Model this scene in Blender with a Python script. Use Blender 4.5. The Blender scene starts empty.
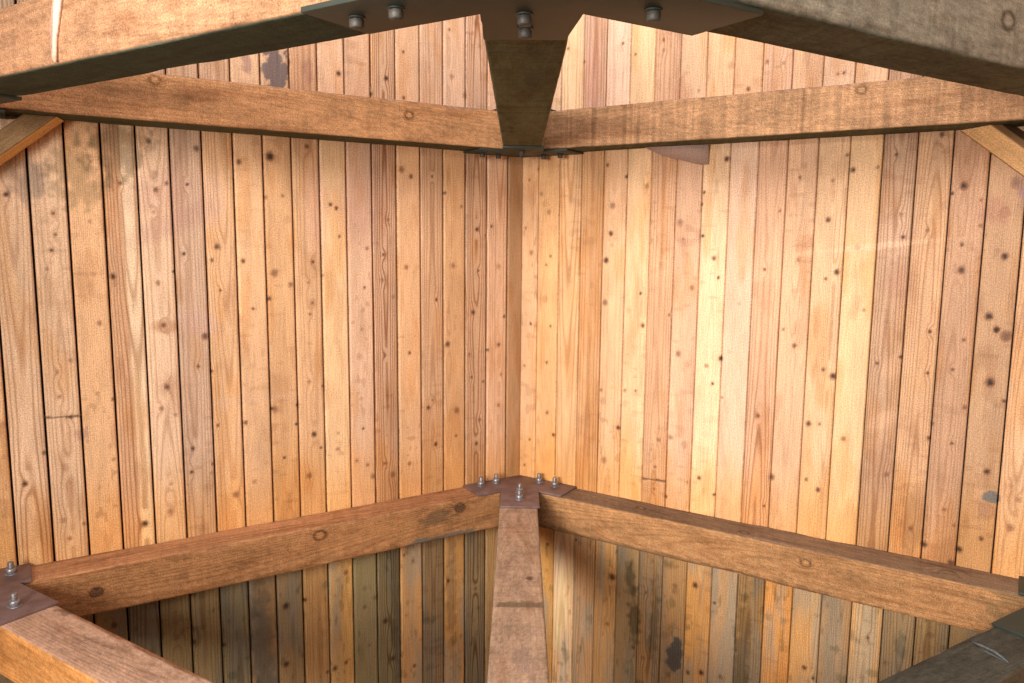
import bpy, math, random
import numpy as np
from mathutils import Matrix, Vector

# ------------------------------------------------------------------ basics
scene = bpy.context.scene
col = scene.collection
EYE = 2.6                       # camera height above the floor
CX, D, ANG = 0.0195, 3.5, 0.5687  # far corner of the six-sided shaft and wall angle
CA, SA = math.cos(ANG), math.sin(ANG)
TAN = SA / CA
BW = 0.10454                    # board spacing
TOP0, TOP1 = EYE + 0.358, EYE + 0.509     # upper frame underside / top
BOT0, BOT1 = EYE - 1.238, EYE - 1.085     # lower frame underside / top
BT = 0.153                      # timber thickness
rng = np.random.default_rng(7)

def lin(c):
    c = np.asarray(c, float) / 255.0
    return np.where(c <= 0.04045, c / 12.92, ((c + 0.055) / 1.055) ** 2.4)

def _h(ix, iy, seed):
    n = (ix.astype(np.int64) * 374761393 + iy.astype(np.int64) * 668265263 + int(seed) * 1274126177) & 0x7fffffff
    n = ((n ^ (n >> 13)) * 1274126177) & 0x7fffffff
    n = (n ^ (n >> 16)) & 0xffff
    return n / 65535.0

def vnoise(x, y, seed=0):
    x = np.asarray(x, float); y = np.asarray(y, float)
    ix = np.floor(x); iy = np.floor(y); fx = x - ix; fy = y - iy
    fx = fx * fx * (3 - 2 * fx); fy = fy * fy * (3 - 2 * fy)
    a = _h(ix, iy, seed); b = _h(ix + 1, iy, seed); c = _h(ix, iy + 1, seed); d = _h(ix + 1, iy + 1, seed)
    return (a * (1 - fx) + b * fx) * (1 - fy) + (c * (1 - fx) + d * fx) * fy

def fbm(x, y, seed=0, o=3):
    s = 0; a = 1; t = 0
    for i in range(o):
        s = s + a * vnoise(x * 2 ** i, y * 2 ** i, seed + 31 * i); t += a; a *= .5
    return s / t

def sstep(a, b, x):
    t = np.clip((x - a) / (b - a), 0, 1); return t * t * (3 - 2 * t)

def tag(o, label=None, cat=None, group=None, kind=None):
    if label: o['label'] = label
    if cat: o['category'] = cat
    if group: o['group'] = group
    if kind: o['kind'] = kind
    elif label: o['kind'] = 'thing'
    return o

def raw_mesh(name, V, quads, mats, parent=None, attrs=None, tris=None, smooth=False, ngons=None):
    me = bpy.data.meshes.new(name)
    V = np.asarray(V, np.float32)
    loops = []; starts = []; tot = 0
    parts = []
    if quads is not None and len(quads): parts.append((np.asarray(quads, np.int32), 4))
    if tris is not None and len(tris): parts.append((np.asarray(tris, np.int32), 3))
    ls = []; st = []; tt = []
    off = 0
    for arr, k in parts:
        ls.append(arr.ravel()); st.append(off + np.arange(len(arr)) * k); tt.append(np.full(len(arr), k)); off += arr.size
    for g in (ngons or []):
        ls.append(np.array(g, np.int32)); st.append(np.array([off])); tt.append(np.array([len(g)])); off += len(g)
    ls = np.concatenate(ls).astype(np.int32); st = np.concatenate(st).astype(np.int32); tt = np.concatenate(tt).astype(np.int32)
    me.vertices.add(len(V)); me.vertices.foreach_set('co', V.ravel())
    me.loops.add(len(ls)); me.loops.foreach_set('vertex_index', ls)
    me.polygons.add(len(st)); me.polygons.foreach_set('loop_start', st); me.polygons.foreach_set('loop_total', tt)
    if smooth: me.polygons.foreach_set('use_smooth', np.ones(len(st), bool))
    me.update(calc_edges=True); me.validate()
    for k, (typ, data) in (attrs or {}).items():
        a = me.attributes.new(k, typ, 'POINT')
        if typ == 'FLOAT_COLOR':
            d = np.ones((len(V), 4), np.float32); d[:, :3] = data; a.data.foreach_set('color', d.ravel())
        else:
            a.data.foreach_set('value', np.asarray(data, np.float32))
    for m in mats: me.materials.append(m)
    o = bpy.data.objects.new(name, me); col.objects.link(o)
    if parent: o.parent = parent
    return o

# ------------------------------------------------------------------ materials
def new_mat(name):
    m = bpy.data.materials.new(name); m.use_nodes = True
    nt = m.node_tree; b = nt.nodes['Principled BSDF']
    return m, nt, b

def N(nt, typ, **kw):
    n = nt.nodes.new(typ)
    for k, v in kw.items():
        if k in n.inputs: n.inputs[k].default_value = v
        else: setattr(n, k, v)
    return n

def math_node(nt, op, a, b=None, clamp=False):
    n = nt.nodes.new('ShaderNodeMath'); n.operation = op; n.use_clamp = clamp
    for i, v in enumerate((a, b)):
        if v is None: continue
        if isinstance(v, (int, float)): n.inputs[i].default_value = v
        else: nt.links.new(v, n.inputs[i])
    return n.outputs[0]

def wood_mat(name, rough=.62, fine=.10, speck=.10, bump=.25, grain_tint=(.50, .34, .22), spec=.25):
    """albedo from the timber's own colour attribute; growth rings from the phase
    attribute; fibre streaks and speckle from noise in the grain's own coordinates"""
    m, nt, b = new_mat(name); L = nt.links.new
    ca = N(nt, 'ShaderNodeAttribute', attribute_name='Col')
    gx = N(nt, 'ShaderNodeAttribute', attribute_name='gx')
    gs = N(nt, 'ShaderNodeAttribute', attribute_name='gs')
    ua = N(nt, 'ShaderNodeAttribute', attribute_name='ga')   # across
    va = N(nt, 'ShaderNodeAttribute', attribute_name='gl')   # along
    sn = math_node(nt, 'SINE', math_node(nt, 'MULTIPLY', gx.outputs['Fac'], 6.2832))
    g = math_node(nt, 'POWER', math_node(nt, 'MULTIPLY_ADD', sn, .5), 3.2)
    g.node.inputs[0].links[0].from_node.inputs[2].default_value = .5
    gm = math_node(nt, 'MULTIPLY', g, gs.outputs['Fac'], True)
    cv = N(nt, 'ShaderNodeCombineXYZ'); L(ua.outputs['Fac'], cv.inputs[0]); L(va.outputs['Fac'], cv.inputs[1]); L(math_node(nt, 'MULTIPLY', gx.outputs['Fac'], .0), cv.inputs[2])
    def tex(sx, sy, det, sc=1.0):
        mp = N(nt, 'ShaderNodeMapping'); mp.inputs['Scale'].default_value = (sx, sy, 1); L(cv.outputs[0], mp.inputs[0])
        t = N(nt, 'ShaderNodeTexNoise'); t.inputs['Scale'].default_value = sc; t.inputs['Detail'].default_value = det; L(mp.outputs[0], t.inputs['Vector'])
        return t.outputs['Fac']
    fib = tex(330, 11, 3); spk = tex(260, 230, 2)
    mx = N(nt, 'ShaderNodeMix', data_type='RGBA', blend_type='MULTIPLY'); L(gm, mx.inputs[0]); L(ca.outputs['Color'], mx.inputs[6]); mx.inputs[7].default_value = (*grain_tint, 1)
    f1 = math_node(nt, 'MULTIPLY', math_node(nt, 'SUBTRACT', fib, .5), fine * 4)
    f2 = math_node(nt, 'MULTIPLY', math_node(nt, 'SUBTRACT', spk, .5), speck * 4)
    f = math_node(nt, 'ADD', math_node(nt, 'ADD', f1, f2), 1.0)
    vm = N(nt, 'ShaderNodeVectorMath', operation='SCALE'); L(mx.outputs[2], vm.inputs[0]); L(f, vm.inputs['Scale'])
    L(vm.outputs[0], b.inputs['Base Color'])
    b.inputs['Roughness'].default_value = rough
    b.inputs['Specular IOR Level'].default_value = spec
    bp = N(nt, 'ShaderNodeBump'); bp.inputs['Strength'].default_value = bump; bp.inputs['Distance'].default_value = .002
    L(math_node(nt, 'ADD', math_node(nt, 'ADD', fib, spk), math_node(nt, 'MULTIPLY', gm, -.6)), bp.inputs['Height']); L(bp.outputs[0], b.inputs['Normal'])
    return m

M_board = wood_mat('pine_board', fine=.18, speck=.34)
M_sawn = wood_mat('rough_sawn_timber', rough=.8, fine=.14, speck=.44, bump=.5, spec=.15)
M_grey = wood_mat('weathered_timber', rough=.85, fine=.10, speck=.28, bump=.4, spec=.1)

def steel_mat(name, base, rust, metal=.35, rough=.5):
    m, nt, b = new_mat(name); L = nt.links.new
    tc = N(nt, 'ShaderNodeTexCoord'); t = N(nt, 'ShaderNodeTexNoise'); t.inputs['Scale'].default_value = 22; t.inputs['Detail'].default_value = 5
    L(tc.outputs['Object'], t.inputs['Vector'])
    t2 = N(nt, 'ShaderNodeTexNoise'); t2.inputs['Scale'].default_value = 240; t2.inputs['Detail'].default_value = 2; L(tc.outputs['Object'], t2.inputs['Vector'])
    r = N(nt, 'ShaderNodeValToRGB'); r.color_ramp.elements[0].position = .35; r.color_ramp.elements[1].position = .68
    r.color_ramp.elements[0].color = (*base, 1); r.color_ramp.elements[1].color = (*rust, 1)
    L(math_node(nt, 'ADD', t.outputs['Fac'], math_node(nt, 'MULTIPLY', math_node(nt, 'SUBTRACT', t2.outputs['Fac'], .5), .5)), r.inputs[0]); L(r.outputs[0], b.inputs['Base Color'])
    b.inputs['Metallic'].default_value = metal; b.inputs['Roughness'].default_value = rough
    bp = N(nt, 'ShaderNodeBump'); bp.inputs['Strength'].default_value = .15; bp.inputs['Distance'].default_value = .002; L(t2.outputs['Fac'], bp.inputs['Height']); L(bp.outputs[0], b.inputs['Normal'])
    return m
M_plate = steel_mat('brown_primed_steel', tuple(lin((118, 94, 90))), tuple(lin((96, 72, 66))), .15, .55)
M_dark = steel_mat('shade_toned_steel', tuple(lin((42, 54, 46))), tuple(lin((52, 54, 44))), .1, .6)  # plate steel with shade put into its darker, greener colour
M_head = steel_mat('dull_steel', tuple(lin((84, 80, 72))), tuple(lin((66, 60, 54))), .2, .6)
M_bolt = steel_mat('galvanised_steel', tuple(lin((150, 148, 150))), tuple(lin((118, 108, 104))), .6, .4)

# ------------------------------------------------------------------ knots
KL='''1.913,0.122,8.1,1
1.790,0.066,5.2,0.8
1.788,-0.001,4.2,0.8
1.802,-0.051,4.1,1
1.818,-0.111,6.2,0.6
1.685,-0.129,5.3,0.4
1.630,-0.139,9.7,1
1.679,-0.294,7.4,0.3
1.497,0.312,7.7,0.8
1.449,0.176,6.7,0.8
1.484,0.152,7.8,0.8
1.493,0.078,4.4,0.5
1.491,-0.163,6.6,0.7
1.439,-0.124,5.6,0.9
1.348,0.299,10.2,0.8
1.383,0.174,4.5,0.9
1.403,-0.064,5.6,1
1.291,-0.039,10.4,0.8
1.310,-0.086,6.9,0.8
1.206,0.262,9.4,0.8
1.203,-0.090,8.2,0.9
1.287,-0.194,3.5,0.8
1.174,-0.265,4.7,0.8
1.345,-0.355,9.1,0.7
1.590,0.170,3.3,0.8
1.480,-0.311,7.8,0.5
1.687,0.042,4.3,0.5
1.676,0.236,4.3,0.6
1.095,0.287,15.5,1
0.958,0.332,8.6,0.8
1.092,-0.136,13.1,0.7
1.033,-0.180,9.7,0.7
1.113,-0.230,7.1,0.9
0.946,-0.095,7.4,0.8
0.951,-0.252,4.9,0.8
0.962,-0.294,4.9,0.7
0.966,-0.174,3.7,0.6
0.871,0.122,7.5,0.9
0.850,0.109,7.5,0.9
0.839,0.001,5.0,0.8
1.115,0.140,4.8,0.7
1.054,0.148,4.8,0.7
0.909,-0.148,6.2,0.6
0.727,-0.044,7.7,0.7
0.658,-0.069,5.2,0.9
0.665,-0.170,7.7,0.6
0.577,0.268,11.8,0.7
0.536,0.243,9.2,0.8
0.559,-0.120,9.2,0.7
0.441,0.248,5.4,0.9
0.424,-0.257,6.7,1
0.381,0.184,6.8,0.8
0.345,-0.116,9.5,0.6
0.305,0.131,6.8,0.6
0.230,0.036,8.3,0.9
0.186,0.012,5.6,1
0.248,-0.318,9.7,0.9
0.223,-0.139,5.5,0.8
0.158,0.051,4.2,0.9
0.091,-0.342,7.1,0.9
0.617,-0.240,7.8,0.6
0.636,0.069,6.5,0.7
0.118,-0.122,7.0,0.3
0.740,-0.198,5.1,0.8
0.755,-0.364,6.3,0.5
1.920,-0.807,8.8,1
1.861,-0.713,6.7,0.8
1.779,-0.604,4.5,0.8
1.806,-0.531,4.5,0.7
1.808,-0.447,5.6,0.5
1.768,-0.412,6.8,0.6
1.677,-0.293,7.0,0.5
1.696,-0.530,4.6,0.5
1.650,-0.554,4.7,0.8
1.659,-0.763,5.8,0.5
1.819,-0.950,9.0,0.5
1.803,-1.017,4.5,0.6
1.760,-0.974,5.7,0.8
1.573,-1.010,10.7,1
1.478,-0.528,9.7,0.8
1.500,-0.603,7.2,0.7
1.455,-0.631,6.1,0.6
1.481,-0.879,6.0,0.5
1.480,-0.309,7.3,0.6
1.372,-0.464,6.2,0.8
1.346,-0.358,11.2,0.7
1.327,-0.486,5.0,0.9
1.403,-0.761,7.4,1
1.410,-0.847,6.1,1
1.313,-0.686,3.7,0.9
1.343,-0.861,5.0,0.5
1.259,-0.957,11.4,0.7
1.214,-0.688,7.6,0.8
1.337,-0.828,3.7,0.8
1.190,-0.918,7.7,0.5
1.805,-0.770,10.2,0.4
1.967,-0.607,8.7,0.4
1.488,-0.980,8.5,0.6
1.105,-0.650,13.0,0.6
1.116,-0.646,6.5,0.9
0.971,-0.556,8.0,0.5
0.919,-0.577,5.4,0.8
0.957,-0.765,10.7,0.9
0.930,-0.822,5.4,0.9
0.980,-0.928,10.6,0.7
1.025,-0.716,5.3,1
1.020,-0.642,6.6,1
0.863,-0.837,8.1,0.6
0.859,-0.773,4.1,0.5
1.075,-0.842,3.9,0.9
0.767,-0.472,11.1,0.4
0.761,-0.644,6.9,0.4
0.755,-0.767,5.5,0.9
0.784,-0.896,6.9,0.6
0.738,-0.920,6.9,0.7
0.715,-0.972,11.2,0.7
0.628,-0.979,11.3,0.7
0.661,-0.926,5.6,0.8
0.548,-0.473,7.2,0.8
0.552,-0.942,8.6,0.7
0.463,-0.713,8.7,0.9
0.428,-0.875,8.8,0.9
0.443,-0.682,5.8,0.7
0.370,-0.448,11.8,0.8
0.326,-0.739,13.4,0.7
0.330,-0.851,5.9,0.8
0.254,-0.601,4.5,0.9
0.214,-0.793,7.6,0.7
0.230,-0.899,9.1,0.8
0.266,-0.498,6.0,0.7
0.197,-0.624,4.6,0.9
0.119,-0.466,7.7,0.8
0.173,-0.486,6.1,0.8
0.105,-0.601,6.2,0.6
0.117,-0.738,7.7,0.6
0.656,-0.474,5.6,0.7
1.059,-1.017,9.2,0.3
0.360,0.834,5.6,0.8
0.565,0.721,5.4,0.9
0.637,0.613,9.4,1
0.830,0.609,9.1,1
0.351,0.651,9.9,0.5
0.564,0.546,6.8,0.8
0.291,0.584,11.4,0.5
0.700,0.549,6.6,0.8
1.016,0.628,6.3,0.6
1.687,-1.358,9.9,0.8
1.431,-1.495,9.3,0.8
1.323,-1.536,8.3,0.8
1.489,-1.460,10.3,0.5
1.086,-1.440,12.4,0.9
1.010,-1.434,7.5,0.9
1.091,-1.682,11.1,0.9
1.190,-1.450,7.3,0.5
0.839,-1.358,9.1,0.7
0.846,-1.747,7.8,0.8
0.894,-1.759,10.3,0.8
0.761,-1.525,7.9,0.7
0.717,-1.497,7.9,0.7
0.669,-1.613,12.0,0.9
0.638,-1.791,10.7,0.8
0.536,-1.855,8.2,0.8
0.539,-1.375,8.2,0.6
0.370,-1.503,8.4,0.9
0.231,-1.573,8.6,0.7
0.743,-1.700,5.3,0.6
0.925,-1.765,7.7,0.8
0.582,-1.339,5.4,0.8'''
KR='''0.034,0.253,5.7,0.7
0.079,0.298,5.7,0.6
0.097,0.191,8.5,0.5
0.135,0.114,9.8,0.5
0.047,-0.062,10.0,0.6
0.018,0.046,5.7,0.6
0.147,-0.075,5.6,0.8
0.121,-0.262,14.1,0.4
0.125,-0.113,4.2,0.7
0.048,-0.375,5.7,0.8
0.152,-0.380,5.6,0.8
0.437,0.137,12.1,0.6
0.432,0.023,10.7,0.9
0.413,-0.087,12.1,1
0.414,-0.263,12.1,0.7
0.493,0.251,5.3,0.9
0.409,0.301,6.7,0.8
0.586,0.212,9.1,0.5
0.572,-0.217,3.9,1
0.582,-0.347,7.8,0.5
0.698,-0.297,5.1,0.7
0.730,0.066,12.7,0.5
0.744,0.002,5.1,0.5
0.787,-0.185,8.8,0.6
0.871,-0.068,8.7,0.8
0.891,-0.142,6.2,0.9
0.822,0.016,6.3,1
0.814,0.136,5.0,1
0.821,0.181,3.8,1
0.825,0.310,7.5,0.9
0.904,0.302,9.9,1
1.064,-0.105,3.6,0.8
0.976,-0.237,4.9,0.4
0.521,-0.288,10.6,0.3
1.172,0.226,5.9,0.8
1.277,0.075,9.2,0.9
1.349,0.245,9.1,1
1.284,0.211,4.6,0.7
1.316,-0.108,9.2,1
1.281,-0.133,4.6,0.9
1.183,-0.067,4.7,0.5
1.481,0.291,4.4,0.9
1.520,0.016,6.6,1
1.378,-0.020,9.1,0.4
1.510,0.092,4.4,0.6
1.612,0.348,8.6,0.8
1.326,0.297,4.6,0.8
1.686,0.181,11.7,1
1.655,0.158,5.4,0.9
1.694,-0.007,5.3,0.9
1.698,-0.090,11.7,0.9
1.742,0.054,4.2,0.7
1.738,0.136,4.2,0.6
1.816,-0.043,10.4,1
1.805,0.096,13.5,0.4
1.787,-0.236,11.5,1
1.811,-0.278,8.3,1
1.839,-0.298,14.4,0.6
1.832,0.187,16.5,0.5
1.591,0.039,3.3,0.7
1.623,-0.299,4.3,0.8
1.412,-0.237,4.5,0.6
1.109,0.108,3.6,0.6
1.143,-0.324,4.7,0.7
1.426,0.251,3.4,0.7
0.135,-0.542,6.1,0.8
0.019,-0.568,4.7,0.7
0.141,-0.768,7.7,0.7
0.175,-0.864,7.6,1
0.051,-0.904,4.7,0.8
0.025,-1.026,6.2,0.8
0.051,-0.378,6.2,0.6
0.515,-0.625,7.2,0.7
0.563,-0.620,5.7,0.7
0.413,-0.681,13.2,0.4
0.405,-0.636,7.3,0.7
0.488,-0.787,8.7,1
0.587,-0.348,7.1,0.8
0.426,-0.937,13.2,0.5
0.742,-0.450,11.1,0.7
0.779,-0.489,11.0,0.3
0.720,-0.794,9.8,0.6
0.782,-0.816,12.4,0.4
0.673,-0.814,7.0,0.6
0.660,-0.928,4.2,0.7
0.659,-1.022,5.6,0.7
0.711,-1.046,7.0,1
0.858,-0.488,8.2,0.6
0.914,-0.454,9.4,1
0.886,-0.555,5.4,1
0.848,-0.941,8.2,0.9
0.911,-0.999,5.4,0.9
1.068,-0.660,3.9,0.8
1.107,-1.007,5.2,0.8
0.926,-0.605,5.4,0.7
0.947,-0.424,6.7,0.3
0.798,-0.969,5.5,0.5
1.186,-0.381,8.6,0.8
1.291,-0.460,7.1,0.8
1.325,-0.480,11.2,1
1.251,-0.665,10.0,0.9
1.290,-0.661,4.2,0.7
1.374,-0.703,8.3,0.7
1.298,-0.907,8.5,0.9
1.255,-0.875,4.3,0.8
1.131,-0.888,11.7,0.8
1.467,-0.419,4.1,0.9
1.538,-0.391,5.4,0.9
1.522,-0.810,8.1,0.6
1.621,-0.296,5.3,0.8
1.625,-0.438,4.0,0.9
1.643,-0.660,6.6,0.8
1.609,-0.988,5.3,0.7
1.651,-0.609,6.6,0.7
1.697,-0.419,5.2,0.8
1.713,-0.669,5.2,0.8
1.741,-0.543,7.7,0.7
1.707,-0.901,5.2,0.7
1.655,-1.036,10.5,0.9
1.740,-1.081,10.3,0.8
1.811,-0.277,8.9,0.8
1.840,-0.295,15.2,0.5
1.807,-0.451,12.7,1
1.820,-0.747,8.9,1
1.821,-0.977,7.6,0.8
1.828,-0.881,22.8,0.45
1.761,-1.029,10.3,1
1.899,-0.923,11.2,0.6
1.914,-0.826,8.7,0.5
1.887,-0.785,6.3,0.4
1.850,-0.507,5.0,0.9
1.739,-0.950,3.9,0.6
1.722,-0.318,3.9,0.8
0.636,0.764,6.7,0.8
0.637,0.726,6.7,0.5
0.519,0.724,5.5,0.8
0.464,0.772,4.1,0.9
0.722,0.790,5.3,0.8
0.902,0.640,11.5,0.4
0.972,0.550,8.9,0.8
0.784,0.561,5.2,0.5
0.292,0.721,5.7,0.8
0.215,0.782,4.3,0.8
1.036,0.639,7.5,0.7
1.299,0.574,4.8,0.9
1.279,0.572,3.6,0.7
1.092,0.628,5.0,0.5
0.155,-1.376,5.8,0.9
0.299,-1.324,5.7,0.9
0.479,-1.450,15.2,0.9
0.461,-1.671,8.3,0.6
0.638,-1.478,6.7,0.7
0.764,-1.417,9.2,0.6
0.589,-1.742,6.8,0.8
0.635,-1.774,8.1,0.5
0.850,-1.392,11.6,0.9
0.933,-1.446,6.4,0.9
0.890,-1.759,10.3,1
0.834,-1.777,9.1,0.8
0.971,-1.751,10.1,0.6
0.749,-1.814,10.5,0.5
1.026,-1.620,5.0,0.8
1.501,-1.424,5.7,0.8
1.288,-1.608,8.4,0.9
1.322,-1.640,5.9,0.9'''
def parse(s): return [tuple(map(float, e.split(','))) for e in s.split()]

def wall_basis(side):
    """start point, in-plane direction (away from the far corner) and inward normal"""
    s = -1 if side == 'L' else 1
    return np.array([CX, D]), np.array([s * CA, -SA]), np.array([-s * SA, -CA])

# board tones: pine that differs board by board (upper, middle, lower bay)
TL = {  # index from the corner outward
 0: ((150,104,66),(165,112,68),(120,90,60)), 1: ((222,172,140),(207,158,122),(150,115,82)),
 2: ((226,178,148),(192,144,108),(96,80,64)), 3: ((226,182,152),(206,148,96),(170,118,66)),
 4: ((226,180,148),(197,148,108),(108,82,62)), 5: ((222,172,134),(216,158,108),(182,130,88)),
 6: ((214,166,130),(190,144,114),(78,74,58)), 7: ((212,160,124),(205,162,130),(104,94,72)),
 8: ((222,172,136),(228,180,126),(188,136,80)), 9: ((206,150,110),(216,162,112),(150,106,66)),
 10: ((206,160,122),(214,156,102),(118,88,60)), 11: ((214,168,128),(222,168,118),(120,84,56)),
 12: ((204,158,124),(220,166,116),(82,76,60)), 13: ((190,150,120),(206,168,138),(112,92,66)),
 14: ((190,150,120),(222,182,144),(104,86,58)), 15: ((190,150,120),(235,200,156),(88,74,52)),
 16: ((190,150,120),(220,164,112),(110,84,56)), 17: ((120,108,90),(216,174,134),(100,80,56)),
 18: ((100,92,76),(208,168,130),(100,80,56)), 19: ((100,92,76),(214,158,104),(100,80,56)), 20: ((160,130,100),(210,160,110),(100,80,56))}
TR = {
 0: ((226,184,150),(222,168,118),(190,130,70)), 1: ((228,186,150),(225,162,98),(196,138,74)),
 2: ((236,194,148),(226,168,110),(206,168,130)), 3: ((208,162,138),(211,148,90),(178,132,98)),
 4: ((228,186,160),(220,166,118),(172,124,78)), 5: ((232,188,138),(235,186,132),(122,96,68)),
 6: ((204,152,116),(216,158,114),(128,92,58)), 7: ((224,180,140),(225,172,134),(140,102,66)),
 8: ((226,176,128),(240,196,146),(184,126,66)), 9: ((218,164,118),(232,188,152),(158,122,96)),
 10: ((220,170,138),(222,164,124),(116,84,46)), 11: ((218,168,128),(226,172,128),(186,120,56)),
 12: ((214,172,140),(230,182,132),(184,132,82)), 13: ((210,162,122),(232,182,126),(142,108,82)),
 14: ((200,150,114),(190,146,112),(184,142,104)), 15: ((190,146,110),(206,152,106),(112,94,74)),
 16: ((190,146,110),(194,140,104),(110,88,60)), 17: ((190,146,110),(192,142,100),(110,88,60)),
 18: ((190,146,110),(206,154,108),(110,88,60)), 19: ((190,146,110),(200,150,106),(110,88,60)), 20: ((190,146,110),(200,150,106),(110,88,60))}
# (board, kind of cut): centre of the rings across the board, ring spacing, how strongly they show
CUT = {('L',6):(.5,.0085,.62),('L',4):(.5,.0085,.5),('L',2):(.5,.0080,.68),('L',17):(.45,.011,.42),('L',18):(.5,.010,.42),('L',15):(.28,.011,.4),
       ('L',14):(.5,.010,.22),('L',13):(.6,.009,.3),('L',1):(.4,.008,.3),('L',9):(.4,.010,.3),('L',12):(.4,.010,.25),
       ('R',14):(.5,.0075,.36),('R',2):(.5,.014,.3),('R',6):(.5,.010,.35),('R',10):(.5,.009,.38),('R',3):(.5,.012,.3),('R',18):(.45,.007,.25),('R',4):(.5,.012,.2),('R',15):(.6,.010,.28),('R',16):(.4,.010,.3)}

def paint_wall(side, idx, u, t, z, knots, tones):
    n = len(t)
    T = np.array([[lin(c) for c in tones[min(i, 20)]] for i in range(21)])
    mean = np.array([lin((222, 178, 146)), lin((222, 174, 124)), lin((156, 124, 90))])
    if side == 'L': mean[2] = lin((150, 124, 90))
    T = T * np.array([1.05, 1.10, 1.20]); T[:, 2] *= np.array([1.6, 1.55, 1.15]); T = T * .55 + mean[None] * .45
    T[:, :2] *= np.array([1.0, 1.055, 1.07])
    T[:, 0] *= np.array([1.0, 1.0, .96]); T[:, 1] *= np.array([.94, .945, 1.03]); T[:, 2] *= np.array([.98, 1.0, .98])
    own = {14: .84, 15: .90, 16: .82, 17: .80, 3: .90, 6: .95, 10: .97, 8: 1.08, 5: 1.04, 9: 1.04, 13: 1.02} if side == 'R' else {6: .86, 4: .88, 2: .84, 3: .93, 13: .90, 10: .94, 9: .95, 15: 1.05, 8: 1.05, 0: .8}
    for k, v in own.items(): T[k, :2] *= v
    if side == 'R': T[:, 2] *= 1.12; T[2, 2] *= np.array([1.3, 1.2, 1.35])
    bi = np.clip(idx, 0, 20)
    zz = z - EYE
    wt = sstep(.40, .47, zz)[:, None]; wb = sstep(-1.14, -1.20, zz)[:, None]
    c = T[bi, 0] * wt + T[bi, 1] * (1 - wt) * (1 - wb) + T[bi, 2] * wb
    sd = 11 if side == 'L' else 57
    # slow changes of tone along each board, different for every board
    b = bi * 17.3
    n1 = fbm(b + u * 1.2, zz * 1.7 + b, sd)[:, None]
    n2 = fbm(b + u * 4, zz * 6 + b * 1.3, sd + 5)[:, None]
    n3 = fbm(t * 45, zz * 9, sd + 9)[:, None]
    c = c * (1 + .30 * (n1 - .5) + .18 * (n2 - .5) + .14 * (n3 - .5))
    # honey coloured resin patches
    hp = (sstep(.54, .76, fbm(b + u * 2.2, zz * 4.2 + b * .7, sd + 21)) * (1 - .65 * wb[:, 0]))[:, None]
    c = c * (1 - hp * np.array([.06, .15, .27]))
    dm = (sstep(.60, .74, fbm(b * 1.9 + u * 2.0, zz * 5.5 + b, sd + 27, 4)) * (1 - wb[:, 0]) * (.35 + .4 * sstep(.2, 1.8, t)))[:, None]
    c = c * (1 - dm * np.array([.20, .27, .33]))
    cr = (sstep(.70, .86, vnoise(t * 26 + b, zz * 55, sd + 28)) * sstep(.45, .7, fbm(b, zz * 1.4 + 9, sd + 29)) * .30)[:, None]
    c = c * (1 - cr * np.array([.45, .55, .6]))
    # golden tint low on the middle boards, ragged edge
    edge = -1.02 + .30 * fbm(b + u * 1.5, b * 3.1, sd + 33) + .05 * fbm(t * 30, zz * 8, sd + 3)
    ws = (sstep(0.10, -.22, zz - edge) * (1 - wb[:, 0]) * .95)[:, None]
    c = c * (1 - ws * np.array([.02, .17, .44]))
    # heartwood bands
    if side == 'L':
        w15 = ((bi == 15) * sstep(.54, .48, (1 - u) + .06 * fbm(zz * 1.5, zz * 0, 3) - .03 + .05 * np.sin(zz * 1.3)) * (zz > -1.2))[:, None]
        c = c * (1 - w15) + c * w15 * np.array([.74, .60, .52])
    # grey weathering and mould of the lowest boards
    mo = (sstep(.40, .72, fbm(b + u * 2.5, zz * 3.5 + b, sd + 41)) * wb[:, 0])[:, None]
    grey = c.mean(1, keepdims=True) * np.array([.98, .86, .62])
    c = c * (1 - .6 * mo) + grey * .6 * mo
    sp = (sstep(.66, .80, fbm(t * 38 + b, zz * 18, sd + 47)) * wb[:, 0] * .45)[:, None]
    c = c * (1 - sp * np.array([.75, .68, .75]))
    # small dark flecks everywhere
    fl = (sstep(.80, .90, vnoise(t * 75, zz * 42, sd + 61)) * sstep(.55, .8, fbm(b, zz * 2.3, sd + 62)) * .45)[:, None]
    c = c * (1 - fl * np.array([.5, .62, .7]))
    # individual patches  (t, z, half-width, half-height, tilt, colour, strength, ragged)
    P = PATCH[side]
    for (pt, pz, hw, hh, tilt, pc, k, rag) in P:
        dx = (t - pt); dz = (zz - pz) - tilt * dx
        near = (np.abs(dx) < hw * 1.8) & (np.abs(dz) < hh * 1.8)
        if not near.any(): continue
        r = np.sqrt((dx[near] / hw) ** 2 + (dz[near] / hh) ** 2) + rag * (fbm(t[near] * 45, zz[near] * 38, sd + 70) - .5) * 2
        hard = k > .8
        m = (sstep(1.08 if hard else 1.3, .88 if hard else .45, r) * k)[:, None]
        c[near] = c[near] * (1 - m) + lin(pc) * m
    gx = np.zeros(n); gs = np.full(n, .16)
    rr = np.random.default_rng(sd)
    for i in range(21):
        s = idx == i
        uc, per, k = CUT.get((side, i), (rr.uniform(-.6, 1.6), rr.uniform(.0055, .0085), rr.uniform(.12, .26)))
        x = (u[s] - uc) * BW; zi = zz[s]
        dep = .020 + .045 * (vnoise(zi * .55 + i * 3.3, zi * 0, sd + 80)) + .022 * vnoise(zi * 1.9 + i, zi * 0, sd + 82)
        ph = np.sqrt(x * x * 1.7 + dep * dep) / per * 1.15 + .5 * fbm(zi * 3 + i * 7, u[s] * 3, sd + 83)
        gx[s] = ph; gs[s] = k * 1.45 * (.55 + .9 * vnoise(zi * 1.1 + i * 5, zi * 0, sd + 84))
    gs += wb[:, 0] * .10
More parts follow.
